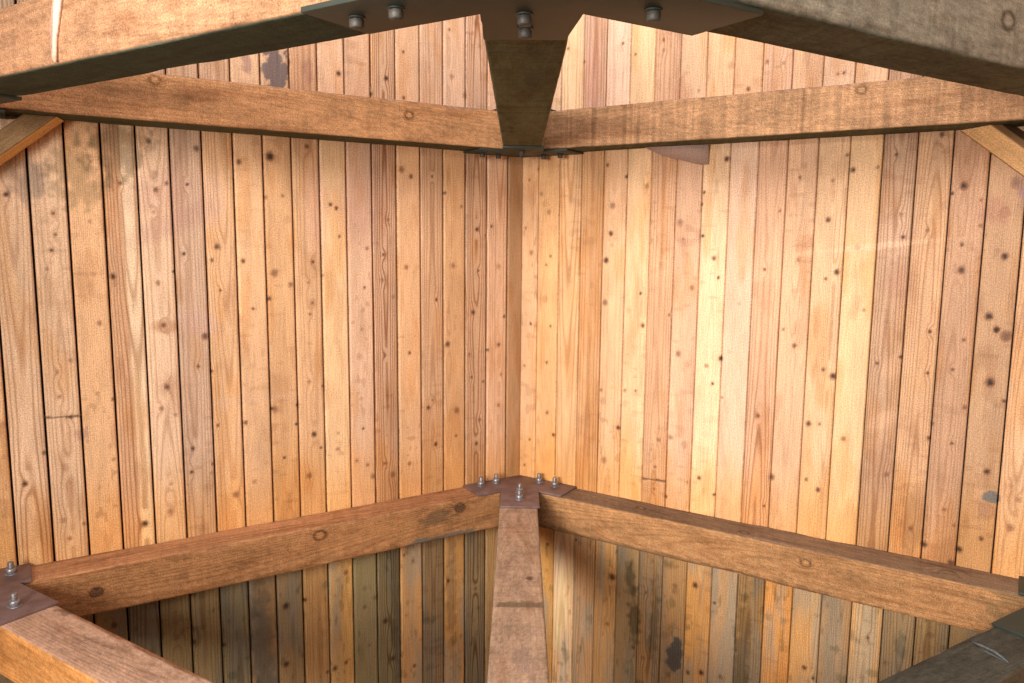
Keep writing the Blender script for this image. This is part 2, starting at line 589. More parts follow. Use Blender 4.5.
    # knots
    for (kt, kz, kr, ks) in knots:
        r = max(kr / 1000.0 * .88, .0050)
        near = (np.abs(t - kt) < r * 5) & (np.abs(zz - kz) < r * 6)
        if not near.any(): continue
        bk = int(kt / BW)
        dx = t[near] - kt; dz = (zz[near] - kz) * .9
        wob = .35 * (vnoise(dx * 160 + kt * 99, dz * 160 + kz * 77, 5) - .5)
        d = np.sqrt(dx * dx + dz * dz) / r + wob
        same = (idx[near] == bk).astype(float)
        halo = np.exp(-(d / 1.7) ** 2) * ks * .30 * same
        ring = np.exp(-((d - 1.05) / .28) ** 2) * ks * .75
        core = sstep(1.05, .55, d) * np.clip(ks * 1.05, 0, 1)
        corec = lin((44, 26, 20)) if ks > .75 else (lin((92, 58, 44)) if ks > .45 else lin((150, 106, 84)))
        cc = c[near]
        cc = cc * (1 - halo[:, None] * np.array([.25, .5, .62]))
        cc = cc * (1 - core[:, None] * .93) + corec * core[:, None] * .93
        cc = cc * (1 - ring[:, None] * np.array([.6, .7, .75]))
        c[near] = cc
        gx[near] += .75 * np.exp(-((dx / (r * 2.2)) ** 2 + (dz / (r * 4)) ** 2)) * same
        gs[near] = gs[near] * (1 - core)
    return np.clip(c, 0.004, .9), gx, np.clip(gs, 0, 1)

PUR = (182,140,122); DK = (74,62,52); MOLD = (96,88,92)
PATCH = {'L': [
  (1.068,.600,.044,.085,0,MOLD,.85,.75),(1.17,.62,.02,.05,0,(150,110,110),.6,.7),(.95,.60,.02,.05,0,(160,115,105),.5,.7),
  (1.47,.150,.11,.085,-.3,PUR,.42,.18),(1.43,.045,.16,.05,-.45,PUR,.50,.12),(1.30,.13,.05,.10,0,(206,170,150),.4,.3),
  (1.47,-.315,.052,.026,0,(176,130,96),.7,.12),(1.36,-.31,.07,.05,.2,(196,160,146),.5,.2),
  (.93,.12,.05,.22,0,(200,156,132),.5,.12),(.75,.12,.12,.16,0,(180,136,116),.45,.15),(.62,.18,.16,.05,-.4,(186,142,112),.3,.2),
  (1.41,-.62,.14,.03,0,(200,160,132),.35,.35),(1.45,-.52,.06,.05,0,(192,150,120),.4,.4),(1.2,-.60,.25,.018,0,(208,170,140),.3,.4),
  (1.85,.17,.06,.07,0,(110,100,92),.6,.6),(1.72,.20,.09,.12,0,(120,100,62),.45,.9),(1.60,.27,.10,.10,0,(92,74,44),.5,.9),  # dark patches by the knee brace: green dirt plus painted shade
  (1.75,-.66,.025,.02,0,(176,132,116),.6,.6),
  (.35,-1.6,.03,.3,0,(84,70,58),.4,.7),(1.18,-1.6,.045,.35,0,(74,74,66),.5,.7),(.62,-1.5,.02,.4,0,(84,72,52),.5,.8)],
 'R': [
  (.776,-1.718,.036,.075,.2,(72,70,66),.85,.35),(.564,-1.440,.028,.075,0,(70,62,44),.7,.6),(.59,-1.62,.030,.12,0,(66,58,34),.7,.7),(.68,-1.60,.02,.2,0,(80,66,40),.5,.8),
  (1.50,.03,.07,.10,0,(205,168,140),.5,.4),(1.52,-.14,.05,.09,0,(172,126,98),.5,.2),(1.40,-.02,.25,.012,.12,(236,200,164),.4,.4),
  (1.53,-.42,.05,.05,.6,(208,166,130),.45,.2),(1.50,-.62,.06,.035,.5,(210,168,132),.5,.2),(1.50,-.78,.05,.10,0,(160,116,84),.5,.5),
  (1.88,.165,.05,.07,0,(136,106,112),.7,.7),(1.78,.10,.04,.05,0,(168,120,96),.6,.6),(1.84,-.83,.028,.022,0,(96,100,98),.85,.4),
  (1.90,-.22,.03,.03,0,(140,108,104),.6,.6),(1.05,-1.65,.03,.3,0,(84,66,34),.5,.8),(1.62,-.95,.05,.12,0,(140,98,62),.5,.6),
  (.33,.62,.04,.2,0,(206,158,142),.5,.5),(.72,.55,.035,.08,0,(190,136,104),.5,.6)]}
JOINT = {'L': [(17,-.600)], 'R': [(6,-.985)]}

def make_wall(name, side):
    P0, dirv, nin = wall_basis(side)
    nb = 21
    g = .0062 if side == 'L' else .0040; ch = .0046 if side == 'L' else .0028
    cols = []   # (t, e, board, u)
    tend = (1.79 / CA)
    for i in range(nb):
        a = .075 + (i - 1) * BW if i else 0.0
        # board i runs from a to a2
        a2 = .075 + i * BW
        if side == 'R':
            a = .080 + (i - 1) * BW if i else 0.0; a2 = .080 + i * BW
        a2 = min(a2, tend)
        if a >= tend - .01: break
        w = a2 - a; eo = rng.uniform(-.0010, .0010)
        prof = [(a + g * .5, -.026), (a + g * .5 + .0002, -ch * .9 + eo), (a + g * .5 + ch, eo)]
        m = max(4, int((w - 2 * ch) / .0043))
        for k in range(1, m): prof.append((a + g * .5 + ch + (w - 2 * ch - g) * k / m, eo))
        prof += [(a2 - g * .5 - ch, eo), (a2 - g * .5 - .0002, -ch * .9 + eo), (a2 - g * .5, -.026)]
        if i == 0: prof = [(-.006, -.004), (0.0, eo)] + prof[3:]
        for t, e in prof: cols.append((t, e, i, (t - a) / w))
    cols = np.array(cols)
    zs = np.concatenate([np.arange(0.02, EYE - 2.2, .15), np.arange(EYE - 2.2, EYE + 1.12, .0046), np.arange(EYE + 1.15, EYE + 1.95, .1)])
    nc, nz = len(cols), len(zs)
    t = np.repeat(cols[None, :, 0], nz, 0).ravel(); e = np.repeat(cols[None, :, 1], nz, 0).ravel()
    bi = np.repeat(cols[None, :, 2], nz, 0).ravel().astype(int); u = np.repeat(cols[None, :, 3], nz, 0).ravel()
    z = np.repeat(zs[:, None], nc, 1).ravel()
    # butt joints and saw nicks: real shallow slots
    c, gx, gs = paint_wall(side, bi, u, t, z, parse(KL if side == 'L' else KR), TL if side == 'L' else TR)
    c[e < -.02] = lin((34, 28, 22))      # gap bottoms painted dark to stand for the shade inside
    for (jb, jz) in JOINT[side]:
        m = (bi == jb) & (np.abs(z - EYE - jz - .006 * (u - .5)) < .0035)
        e = np.where(m, e - .004, e); c[m] *= .35
    lo = t < .004
    P = P0[None, :] + t[:, None] * dirv[None, :] + e[:, None] * nin[None, :]
    V = np.column_stack([P, z])
    ii = np.arange(nz - 1)[:, None] * nc + np.arange(nc - 1)[None, :]
    ii = ii.ravel()
    q = np.column_stack([ii, ii + 1, ii + 1 + nc, ii + nc]) if side == 'R' else np.column_stack([ii + 1, ii, ii + nc, ii + 1 + nc])
    # backing layer so that the wall has its thickness
    k = len(V)
    B = []
    for tt, ee in ((0, -.0262), (tend, -.0262), (tend, -.06), (0, -.06)):
        for zz in (0.02, EYE + 1.95):
            p = P0 + tt * dirv + ee * nin; B.append((p[0], p[1], zz))
    V = np.vstack([V, B])
    bq = np.array([[0, 2, 3, 1], [2, 4, 5, 3], [4, 6, 7, 5], [6, 0, 1, 7], [1, 3, 5, 7], [0, 6, 4, 2]]) + k
    q = np.vstack([q, bq])
    pad = lambda a, v: np.concatenate([a, np.full(8, v)])
    c = np.vstack([c, np.tile(lin((150, 105, 65)), (8, 1))])
    o = raw_mesh(name, V, q, [M_board], attrs={'Col': ('FLOAT_COLOR', c), 'gx': ('FLOAT', pad(gx, 0)), 'gs': ('FLOAT', pad(gs, 0)),
        'ga': ('FLOAT', pad(t + bi * 1.37, 0)), 'gl': ('FLOAT', pad(z + bi * 3.7, 0))})
    tag(o, kind='structure')
    return o

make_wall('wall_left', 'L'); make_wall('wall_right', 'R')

# ------------------------------------------------------------------ timbers
def timber(name, plan, z0, z1, tones, mat, seed, step=.0055, ch=.004, knots=(), bands=(), gs=.3, ring=.008, saw=.0, roll=None, wane=0.0, parent=None, darkends=0):
    """loft a squared timber. plan = inner start, outer start, inner end, outer end (x, y);
    tones = colours of inner, top, outer, bottom faces"""
    A0, A1, B0, B1 = [np.array(p, float) for p in plan]
    L = np.linalg.norm((B0 + B1 - A0 - A1) / 2); W = np.linalg.norm(np.cross(np.append(A1 - A0, 0), np.append((B0 - A0) / np.linalg.norm(B0 - A0), 0)))
    H = z1 - z0
    n_w = max(4, int(W / step)); n_h = max(4, int(H / step)); nL = max(8, int(L / (step * 1.15)))
    loop = []   # (a, b, face, q) a: inner->outer 0..1, b: bottom->top 0..1
    cw, chh = ch / W, ch / H
    for k in range(n_h + 1): loop.append((0, chh + (1 - 2 * chh) * k / n_h, 0, k / n_h))
    for k in range(n_w + 1): loop.append((cw + (1 - 2 * cw) * k / n_w, 1, 1, k / n_w))
    for k in range(n_h + 1): loop.append((1, 1 - chh - (1 - 2 * chh) * k / n_h, 2, k / n_h))
    for k in range(n_w + 1): loop.append((1 - cw - (1 - 2 * cw) * k / n_w, 0, 3, k / n_w))
    lp = np.array(loop); M = len(lp)
    s = np.linspace(0, 1, nL + 1)
    S = np.repeat(s, M); a = np.tile(lp[:, 0], nL + 1); b = np.tile(lp[:, 1], nL + 1); f = np.tile(lp[:, 2], nL + 1).astype(int); fq = np.tile(lp[:, 3], nL + 1)
    al = S * L
    # slightly uneven sawn surfaces and worn edges
    cenA, cenB = .5, .5
    edge = np.minimum(np.minimum(np.abs(fq), np.abs(1 - fq)) * np.where((f % 2) == 0, H, W), .03)
    wear = np.exp(-(edge / .006) ** 2) * (.0005 + (.004 + wane) * sstep(.55, .9, fbm(al * 5 + f * 3, f * 7.7 + (fq > .5) * 3.1, seed)))
    wob = .0012 * (fbm(al * 14, f * 5 + fq * 3, seed + 3) - .5) - wear
    a2 = a + np.where(f == 0, -wob, np.where(f == 2, wob, 0)) / W + np.where((f == 1) | (f == 3), np.sign(.5 - a) * wear * .6, 0) / W
    b2 = b + np.where(f == 1, wob, np.where(f == 3, -wob, 0)) / H + np.where((f == 0) | (f == 2), np.sign(.5 - b) * wear * .6, 0) / H
    PA = A0[None] * (1 - a2[:, None]) + A1[None] * a2[:, None]; PB = B0[None] * (1 - a2[:, None]) + B1[None] * a2[:, None]
    P = PA * (1 - S[:, None]) + PB * S[:, None]
    z = z0 + b2 * H
    # colour
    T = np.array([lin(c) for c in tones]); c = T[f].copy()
    x1 = (a - .5) * W; x2 = (b - .5) * H
    n1 = fbm(al * 3.2 + f * 9, fq * 1.6 + f * 5, seed + 11)[:, None]; n2 = fbm(al * 16 + f * 9, fq * 9 + f * 5, seed + 13)[:, None]; n3 = fbm(al * 90, fq * 34 + f * 3, seed + 17)[:, None]
    c = c * (1 + .55 * (n1 - .5) + .45 * (n2 - .5) + .75 * (n3 - .5))
    st = sstep(.55, .8, fbm(al * 5 + 40, fq * 4 + f * 11, seed + 19))[:, None]
    c = c * (1 - st * np.array([.18, .24, .28]))
    if saw:
        sw = (vnoise(al * 150, f * 3.0, seed + 23) - .5) * saw * 1.2 + (sstep(.72, .95, vnoise(al * 42, f * 5.0 + fq * .8, seed + 29))) * -saw
        c = c * (1 + sw)[:, None]
    pith = (.10 * (vnoise(al * .8, al * 0, seed + 31) - .5) + .02, .12 * (vnoise(al * .7, al * 0, seed + 37) - .5) - .015)
    gx = np.sqrt((x1 - pith[0]) ** 2 + (x2 - pith[1]) ** 2 * 1.3) / ring + .6 * fbm(al * 3, fq * 2 + f, seed + 39)
    G = gs * (.5 + vnoise(al * 3, fq * 3 + f * 4, seed + 43)) * np.ones_like(al)
    # knots: (face, along metres, across 0..1, radius, strength)
    for (kf, kl, kq, kr, ks) in knots:
        Wd = H if kf % 2 == 0 else W
        dx = (al - kl); dy = (fq - kq) * Wd
        near = (f == kf) & (np.abs(dx) < kr * 8) & (np.abs(dy) < kr * 5)
        d = np.sqrt((dx[near] * .8) ** 2 + dy[near] ** 2) / kr
        cc = c[near]
        core = sstep(1.0, .7, d)[:, None]; rg = np.exp(-((d - 1.25) / .34) ** 2)[:, None] * min(1, ks * 1.5)
        light = ks < .6
        kc = T[kf] * 1.15 if light else lin((92, 70, 54))
        cc = cc * (1 - core) + kc * core
        cc = cc * (1 - rg * np.array([.75, .8, .85]))
        c[near] = cc
        gx[near] += 2.5 * np.exp(-((dx[near] / (kr * 3)) ** 2 + (dy[near] / (kr * 2)) ** 2)); G[near] = np.clip(G[near] + .25 * np.exp(-(d / 3) ** 2), 0, .8)
    # bands: (face, l0, l1, q0, q1, colour, strength, ragged) stains and painted shade
    for (bf, l0, l1, q0, q1, bc, bk, rag) in bands:
        m = f == bf
        r = np.maximum(np.abs((al[m] - (l0 + l1) / 2) / ((l1 - l0) / 2)), np.abs((fq[m] - (q0 + q1) / 2) / ((q1 - q0) / 2))) + rag * (fbm(al[m] * 30, fq[m] * 8, seed + 51) - .5) * 2
        w = (sstep(1.1, .85, r) * bk)[:, None]
        c[m] = c[m] * (1 - w) + lin(bc) * w
    V = np.column_stack([P, z])
    i0 = (np.arange(nL)[:, None] * M + np.arange(M)[None, :]).ravel(); i1 = (np.arange(nL)[:, None] * M + (np.arange(M)[None, :] + 1) % M).ravel()
    q = np.column_stack([i0, i1, i1 + M, i0 + M])
    ng = [list(range(M))[::-1], [nL * M + k for k in range(M)]]
    # consistent outward winding
    ctr = V.mean(0); v = V[q[len(q) // 2]]
    nrm = np.cross(v[1] - v[0], v[2] - v[0])
    if np.dot(nrm, v.mean(0) - V[(len(V) // M // 2) * M:(len(V) // M // 2) * M + M].mean(0)) < 0:
        q = q[:, ::-1]; ng = [g[::-1] for g in ng]
    o = raw_mesh(name, V, q, [mat], attrs={'Col': ('FLOAT_COLOR', np.clip(c, .004, .9)), 'gx': ('FLOAT', gx), 'gs': ('FLOAT', np.clip(G, 0, .9)),
        'ga': ('FLOAT', fq * .153 + f * 2.3), 'gl': ('FLOAT', al + seed * .77)}, ngons=ng, parent=parent)
    return o

def rim_plan(side, tin=.0, tout=2.06, e0=.0, kw=.0805):
    """rim timber lying against the wall, cut square to the middle timber's side"""
    s = -1 if side == 'L' else 1
    x0 = CX - .0045 + s * .0785
    yi = lambda x: D - BT / CA - TAN * abs(x - CX)
    yo = lambda x: D - (.002) / CA - TAN * abs(x - CX)
    P0, dv, ni = wall_basis(side)
    e_in = P0 + dv * tout + ni * BT; e_out = P0 + dv * tout + ni * .002
    return [(x0, yi(x0)), (x0, yo(x0)), tuple(e_in), tuple(e_out)]

def spoke_plan(side, cout, kw=.0805):
    """timber from the hub out to the rim; cout: where its outer edge would cross the middle"""
    s = -1 if side == 'L' else 1
    x0 = CX - .0085 + s * .0785
    dy = .158 / CA
    yo = lambda x: cout + TAN * abs(x - CX); yi = lambda x: cout - dy + TAN * abs(x - CX)
    rim_in = lambda x: D - (BT + .001) / CA - TAN * abs(x - CX)
    # meets the rim's inner face
    xo = (D - (BT + .001) / CA - cout) / (2 * TAN); xi = (D - (BT + .001) / CA - cout + dy) / (2 * TAN)
    return [(x0, yi(x0)), (x0, yo(x0)), (CX + s * xi, yi(CX + s * xi)), (CX + s * xo, yo(CX + s * xo))]

ORANGE = (204,146,100); DEEP = (186,132,82); PINK = (178,142,122); GREYW = (150,138,124)
rl = lambda x: x / CA      # distance along from |x - CX|
# upper frame; shade of the undersides is put into the bottom-face tones
def al_rim(t): return (t - .193) * 1.026     # wall distance -> distance along the timber
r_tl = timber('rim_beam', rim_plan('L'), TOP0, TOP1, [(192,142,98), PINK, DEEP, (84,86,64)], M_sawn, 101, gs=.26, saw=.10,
    knots=[(0, al_rim(1.489), .88, .011, .5), (0, al_rim(.609), .66, .011, .55)], wane=.010)
tag(r_tl, 'upper orange-brown horizontal beam running left from the wall corner', 'beam')
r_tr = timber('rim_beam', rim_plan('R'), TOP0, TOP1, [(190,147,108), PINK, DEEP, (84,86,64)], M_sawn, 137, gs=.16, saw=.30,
    knots=[(0, al_rim(1.392), .86, .010, .5)])
tag(r_tr, 'upper pinkish horizontal beam with upright saw marks, running right from the wall corner', 'beam')
# lower frame
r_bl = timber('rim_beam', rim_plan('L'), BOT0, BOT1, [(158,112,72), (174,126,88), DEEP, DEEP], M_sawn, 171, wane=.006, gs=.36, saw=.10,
    knots=[(0, al_rim(.99), .80, .015, .59), (0, al_rim(.39), .80, .014, .9), (0, al_rim(1.74), .5, .012, .8)],
    bands=[(0, al_rim(.42), al_rim(.56), .50, .86, (88,74,54), .6, 1.1), (0, al_rim(.28), al_rim(.62), -.05, .10, (84,88,84), .7, .6)])
tag(r_bl, 'lower brown horizontal beam with two round knots, running left from the corner', 'beam')
r_br = timber('rim_beam', rim_plan('R'), BOT0, BOT1, [(168,124,82), (130,106,84), DEEP, DEEP], M_sawn, 207, bands=[(0, 1.70, 2.1, -.1, 1.1, (122,98,66), .55, 1.0), (0, .0, 1.2, -.05, .08, (110,84,56), .6, .8), (1, 1.5, 2.1, 0, .6, (150,126,100), .5, 1.0)], gs=.34, saw=.10,  # dark band at the far end paints shade from the right diagonal
    knots=[(0, al_rim(1.309), .69, .011, .5), (1, .50, .5, .011, .55), (1, 1.60, .45, .014, .55), (1, .92, .25, .011, .55)], wane=.004)
tag(r_br, 'lower golden-brown horizontal beam with arching grain, running right from the bolted corner plate', 'beam')

# middle timbers, corner to hub
HUBT, HUBB = 1.20, 1.20
def king(z0, z1, tones, mat, seed, **kw):
    w = .0775
    y1 = D - .004 - TAN * w
    return timber('cross_beam', [(CX + w - .0045, y1), (CX - w - .0045, y1), (CX + w - .0085, 1.10), (CX - w - .0085, 1.10)], z0, z1, tones, mat, seed, **kw)
k_t = king(TOP0, TOP1, [GREYW, GREYW, GREYW, (98,100,76)], M_grey, 233, gs=.12, saw=.22)  # bottom face toned dark green to paint its shade
tag(k_t, 'upper middle beam coming from the wall corner, its underside painted as shaded and showing fine cross saw marks', 'beam')
k_b = king(BOT0, BOT1, [GREYW, (166,138,114), GREYW, DEEP], M_grey, 251, gs=.16, saw=.14,
    knots=[(1, 1.04, .26, .007, .9)], bands=[(1, 1.205, 1.24, .0, 1.0, (104,88,66), .8, .25), (1, 1.48, 1.60, .30, .55, (140,118,106), .5, .6), (1, 1.70, 1.85, .6, 1.0, (120,100,96), .6, .6)])
tag(k_b, 'lower middle beam coming from the wall corner, pinkish-grey dusty top crossed by a dark groove', 'beam')

# outer diagonal timbers
s_tl = timber('diagonal_beam', spoke_plan('L', 1.275), TOP0, TOP1, [(154,115,84), PINK, DEEP, (66,78,64)], M_sawn, 277, gs=.14, saw=.16, wane=.003)  # underside tone carries painted shade
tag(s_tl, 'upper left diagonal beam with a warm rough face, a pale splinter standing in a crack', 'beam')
s_tr = timber('diagonal_beam', spoke_plan('R', 1.232), TOP0, TOP1, [(134,124,106), PINK, DEEP, (94,96,80)], M_grey, 293, gs=.14, saw=.20,  # last tone darkened for shade under the beam
    knots=[(0, 1.018, .58, .014, .595)], wane=.004)
tag(s_tr, 'upper right diagonal beam with a weathered grey face and one round pale knot', 'beam')
s_bl = timber('diagonal_beam', spoke_plan('L', 1.315), BOT0, BOT1, [(192,134,76), (172,138,114), DEEP, DEEP], M_grey, 311, gs=.30, saw=.06, wane=.003,
    bands=[(1, 1.50, 1.56, .86, 1.05, (96,70,58), .6, .5)])
tag(s_bl, 'lower left diagonal beam with dusty pinkish top and orange grained side', 'beam')
s_br = timber('diagonal_beam', spoke_plan('R', 1.268), BOT0, BOT1, [(92,80,64), (72,71,62), GREYW, DEEP], M_grey, 331, gs=.16, saw=.06, wane=.003)  # dark inner and top tones stand in for shade on this timber
tag(s_br, 'lower right diagonal beam painted dark grey-brown for deep shade, with a split near its plate', 'beam')

# ------------------------------------------------------------------ knee braces
def brace(side, sec, seed, tones, label, t0, t1=2.10):
    P0, dv, ni = wall_basis(side)
    an = math.radians(39.6)
    # axis goes down and outward
    n = 240; Z0 = TOP0
    rows = []; attrs = []
    pts = []
    sec = np.array(sec); M0 = len(sec); K = 14
    lp = []; fid = []; qq = []
    for k in range(M0):
        a, b = sec[k], sec[(k + 1) % M0]
        for j in range(K): lp.append(a + (b - a) * j / K); fid.append(k); qq.append(j / K)
    lp = np.array(lp); fid = np.array(fid); qq = np.array(qq); M = len(lp)
    V = []; al = []
    for i in range(n + 1):
        # start of each fibre: on the level plane z = TOP0
        e, up = lp[:, 0], lp[:, 1]
        ts = t0 + up / math.sin(an)
        full = (t1 - ts) / math.cos(an)
        ln = full * i / n
        t = ts + ln * math.cos(an); z = Z0 - .001 - ln * math.sin(an)
        P = P0[None] + t[:, None] * dv[None] + e[:, None] * ni[None]
        V.append(np.column_stack([P, z])); al.append(ln)
    V = np.vstack(V); al = np.concatenate(al); f = np.tile(fid, n + 1); fq = np.tile(qq, n + 1)
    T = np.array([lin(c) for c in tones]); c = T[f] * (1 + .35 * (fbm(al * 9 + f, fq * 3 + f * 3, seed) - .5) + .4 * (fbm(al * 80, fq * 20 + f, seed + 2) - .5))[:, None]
    i0 = (np.arange(n)[:, None] * M + np.arange(M)[None, :]).ravel(); i1 = (np.arange(n)[:, None] * M + (np.arange(M)[None, :] + 1) % M).ravel()
    q = np.column_stack([i0, i1, i1 + M, i0 + M]); ng = [list(range(M))[::-1], [n * M + k for k in range(M)]]
    v = V[q[K // 2]]; nrm = np.cross(v[1] - v[0], v[2] - v[0])
    if np.dot(nrm, v.mean(0) - V[:M].mean(0)) < 0: q = q[:, ::-1]; ng = [g[::-1] for g in ng]
    o = raw_mesh('knee_brace', V, q, [M_sawn], attrs={'Col': ('FLOAT_COLOR', np.clip(c, .01, .9)), 'gx': ('FLOAT', fq * 5 + fbm(al * 3, f * 1.0, seed)), 'gs': ('FLOAT', np.full(len(V), .15)),
        'ga': ('FLOAT', fq * .1 + f), 'gl': ('FLOAT', al)}, ngons=ng)
    tag(o, label, 'brace'); return o
# sections: (distance from wall, height above the far lower edge)
brace('L', [(.003, 0), (.100, .017), (.100, .072), (.003, .072)], 401, [(236,190,130), (128,100,68), (120,90,60), (120,90,60)],  # pale lower face: the light on it is put into the tone
      'short knee brace sloping down-left under the upper left rim beam, narrow lower edge painted as lit', 1.742)
brace('R', [(.003, 0), (.100, .058), (.094, .074), (.003, .100)], 433, [(238,196,140), (120,88,56), (100,76,50), (120,90,60)],  # lit look of the broad face is painted by its lighter tone
      'short knee brace sloping down-right under the upper right rim beam, broad face painted as lit', 1.662)

# ------------------------------------------------------------------ plates and bolts
def prism(name, poly, z0, z1, mat, parent=None, bev=.0012):
    poly = [tuple(p) for p in poly]
    area = sum(poly[i][0] * poly[(i + 1) % len(poly)][1] - poly[(i + 1) % len(poly)][0] * poly[i][1] for i in range(len(poly)))
    if area < 0: poly = poly[::-1]
    n = len(poly)
    V = [(x, y, z0) for x, y in poly] + [(x, y, z1) for x, y in poly]
    q = [(i, (i + 1) % n, (i + 1) % n + n, i + n) for i in range(n)]
    o = raw_mesh(name, V, q, [mat], parent=parent, ngons=[list(range(n))[::-1], [n + i for i in range(n)]])
    md = o.modifiers.new('edge', 'BEVEL'); md.width = bev; md.segments = 2; md.limit_method = 'ANGLE'
    return o

def cyl(V, Q, G, r, z0, z1, n, cham=0, rot=0):
    k = len(V)
    prof = [(r - cham, z0), (r, z0 + math.copysign(cham, z1 - z0)), (r, z1 - math.copysign(cham, z1 - z0)), (r - cham, z1)] if cham else [(r, z0), (r, z1)]
    for (rr, zz) in prof:
        for i in range(n):
            a = 2 * math.pi * i / n + rot; V.append((rr * math.cos(a), rr * math.sin(a), zz))
    m = len(prof)
    for j in range(m - 1):
        for i in range(n):
            f = (k + j * n + i, k + j * n + (i + 1) % n, k + (j + 1) * n + (i + 1) % n, k + (j + 1) * n + i)
            Q.append(f if z1 > z0 else f[::-1])
    a = [k + i for i in range(n)]; b = [k + (m - 1) * n + i for i in range(n)]
    G += [a[::-1], b] if z1 > z0 else [a, b[::-1]]

_bolt = {}
def bolt(parent, x, y, z, up, seed):
    key = up
    if key not in _bolt:
        s = 1 if up else -1
        V, Q, G = [], [], []
        if up:
            cyl(V, Q, G, .0085, .0, .040 * s, 20, .001)
            for k in range(6):      # thread ridges
                cyl(V, Q, G, .0094, (.023 + k * .0027) * s, (.0243 + k * .0027) * s, 20)
        else: cyl(V, Q, G, .0065, 0, .012 * s, 20, .001)
        st = raw_mesh('bolt', V, Q, [M_bolt], ngons=G)
        V, Q, G = [], [], []
        cyl(V, Q, G, .0165 if up else .0120, .0032 * s, (.0195 if up else .0175) * s, 6, .0014, .3)
        nu = raw_mesh('nut' if up else 'bolt_head', V, Q, [M_bolt if up else M_head], ngons=G)
        V, Q, G = [], [], []
        cyl(V, Q, G, .0190 if up else .0140, 0, (.0032 if up else .0028) * s, 28, .0008)
        wa = raw_mesh('washer', V, Q, [M_bolt if up else M_dark], ngons=G)
        nu.parent = st; wa.parent = st
        _bolt[key] = (st, nu, wa); new = (st, nu, wa)
    else:
        src = _bolt[key]; new = tuple(o.copy() for o in src)
        for o in new: col.objects.link(o)
        new[1].parent = new[0]; new[2].parent = new[0]
    new[0].parent = parent; new[0].location = (x, y, z); new[0].rotation_euler = (0, 0, seed * 1.1)
    return new[0]

def wpt(side, t, e):
    P0, dv, ni = wall_basis(side); p = P0 + t * dv + e * ni; return (p[0], p[1])
PT = .009
def corner_plate(z0, z1, yend, mat, tl=.30, tr=.30):
    kw = .081
    poly = [(CX, D - .008), wpt('R', tr, .005), wpt('R', tr + .004, BT + .002)]
    # inner corner of right arm with middle arm
    yi = D - (BT + .002) / CA - TAN * kw
    poly += [(CX + kw, yi), (CX + kw - .001, yend), (CX - kw - .001, yend), (CX - kw, yi), wpt('L', tl + .004, BT + .002), wpt('L', tl, .005)]
    return prism('gusset_plate', poly, z0, z1, mat)
cp = corner_plate(BOT1 + .0001, BOT1 + PT, 3.066, M_plate)
tag(cp, 'brown steel gusset plate with upright bolts on the lower frame in the middle corner', 'plate')
for i, (x, y) in enumerate([(-.150, 3.325), (-.085, 3.372), (.017, 3.150), (.019, 3.240), (.106, 3.386), (.172, 3.330)]): bolt(cp, x, y, BOT1 + PT, True, i)
cpt = corner_plate(TOP0 - PT, TOP0 - .0001, 3.125, M_dark, .30, .30)
tag(cpt, 'dark steel gusset plate under the upper frame where the beams meet in the corner', 'plate')
for i, (x, y) in enumerate([(-.150, 3.310), (-.085, 3.365), (.013, 3.215), (.013, 3.300), (.106, 3.375), (.172, 3.320)]): bolt(cpt, x, y, TOP0 - PT, False, i)
cpu = corner_plate(TOP1 + .0001, TOP1 + PT, 3.125, M_dark, .22, .22)
tag(cpu, 'thin steel plate edge showing on top of the upper frame in the corner', 'plate')

def heel_plate(side, z0, z1, cout, mat, xs, trim):
    s = -1 if side == 'L' else 1
    dy = .160 / CA
    yo = lambda x: cout + .002 + TAN * x; yi = lambda x: cout - dy + TAN * x
    rin = lambda x: D - (BT + .002) / CA - TAN * x
    xc = (D - (BT + .002) / CA - cout - .002) / (2 * TAN)
    # end cut of the diagonal's arm is square to the timber
    xin = xs - .158 * SA + .158 * SA  # same station
    po = (xs, yo(xs)); pin = (xs + .160 * SA, yo(xs) - .160 * CA)
    loc = [po, (xc, yo(xc))]
    a = wpt('R', trim + .0, BT + .002); b = wpt('R', trim, .006)
    c = wpt('R', 2.085, .006)
    far = 1.765
    pts = [(CX + s * po[0], po[1]), (CX + s * xc, yo(xc))]
    for p in (a, b, c): pts.append((CX + s * (p[0] - CX), p[1]))
    pts += [(CX + s * far, 2.20), (CX + s * pin[0], pin[1])]
    return prism('gusset_plate', pts, z0, z1, mat)
h1 = heel_plate('L', BOT1 + .0001, BOT1 + PT, 1.315, M_plate, 1.365, 1.92)
tag(h1, 'brown steel gusset plate with bolts at the lower left edge joining rim beam and diagonal', 'plate')
for i, (x, y) in enumerate([(-1.605, 2.375), (-1.455, 2.157)]): bolt(h1, x, y, BOT1 + PT, True, i + 2)
h2 = heel_plate('R', BOT1 + .0001, BOT1 + PT, 1.268, M_dark, 1.345, 1.935)  # shade of this corner painted through the darker steel
tag(h2, 'steel gusset plate painted as shadowed at the lower right edge', 'plate')
h3 = heel_plate('L', TOP0 - PT, TOP0 - .0001, 1.275, M_dark, 1.33, 1.90)
tag(h3, 'dark steel gusset plate under the upper frame at the left edge', 'plate')
h4 = heel_plate('R', TOP0 - PT, TOP0 - .0001, 1.232, M_dark, 1.42, 1.95)
tag(h4, 'dark steel gusset plate under the upper frame at the right edge', 'plate')

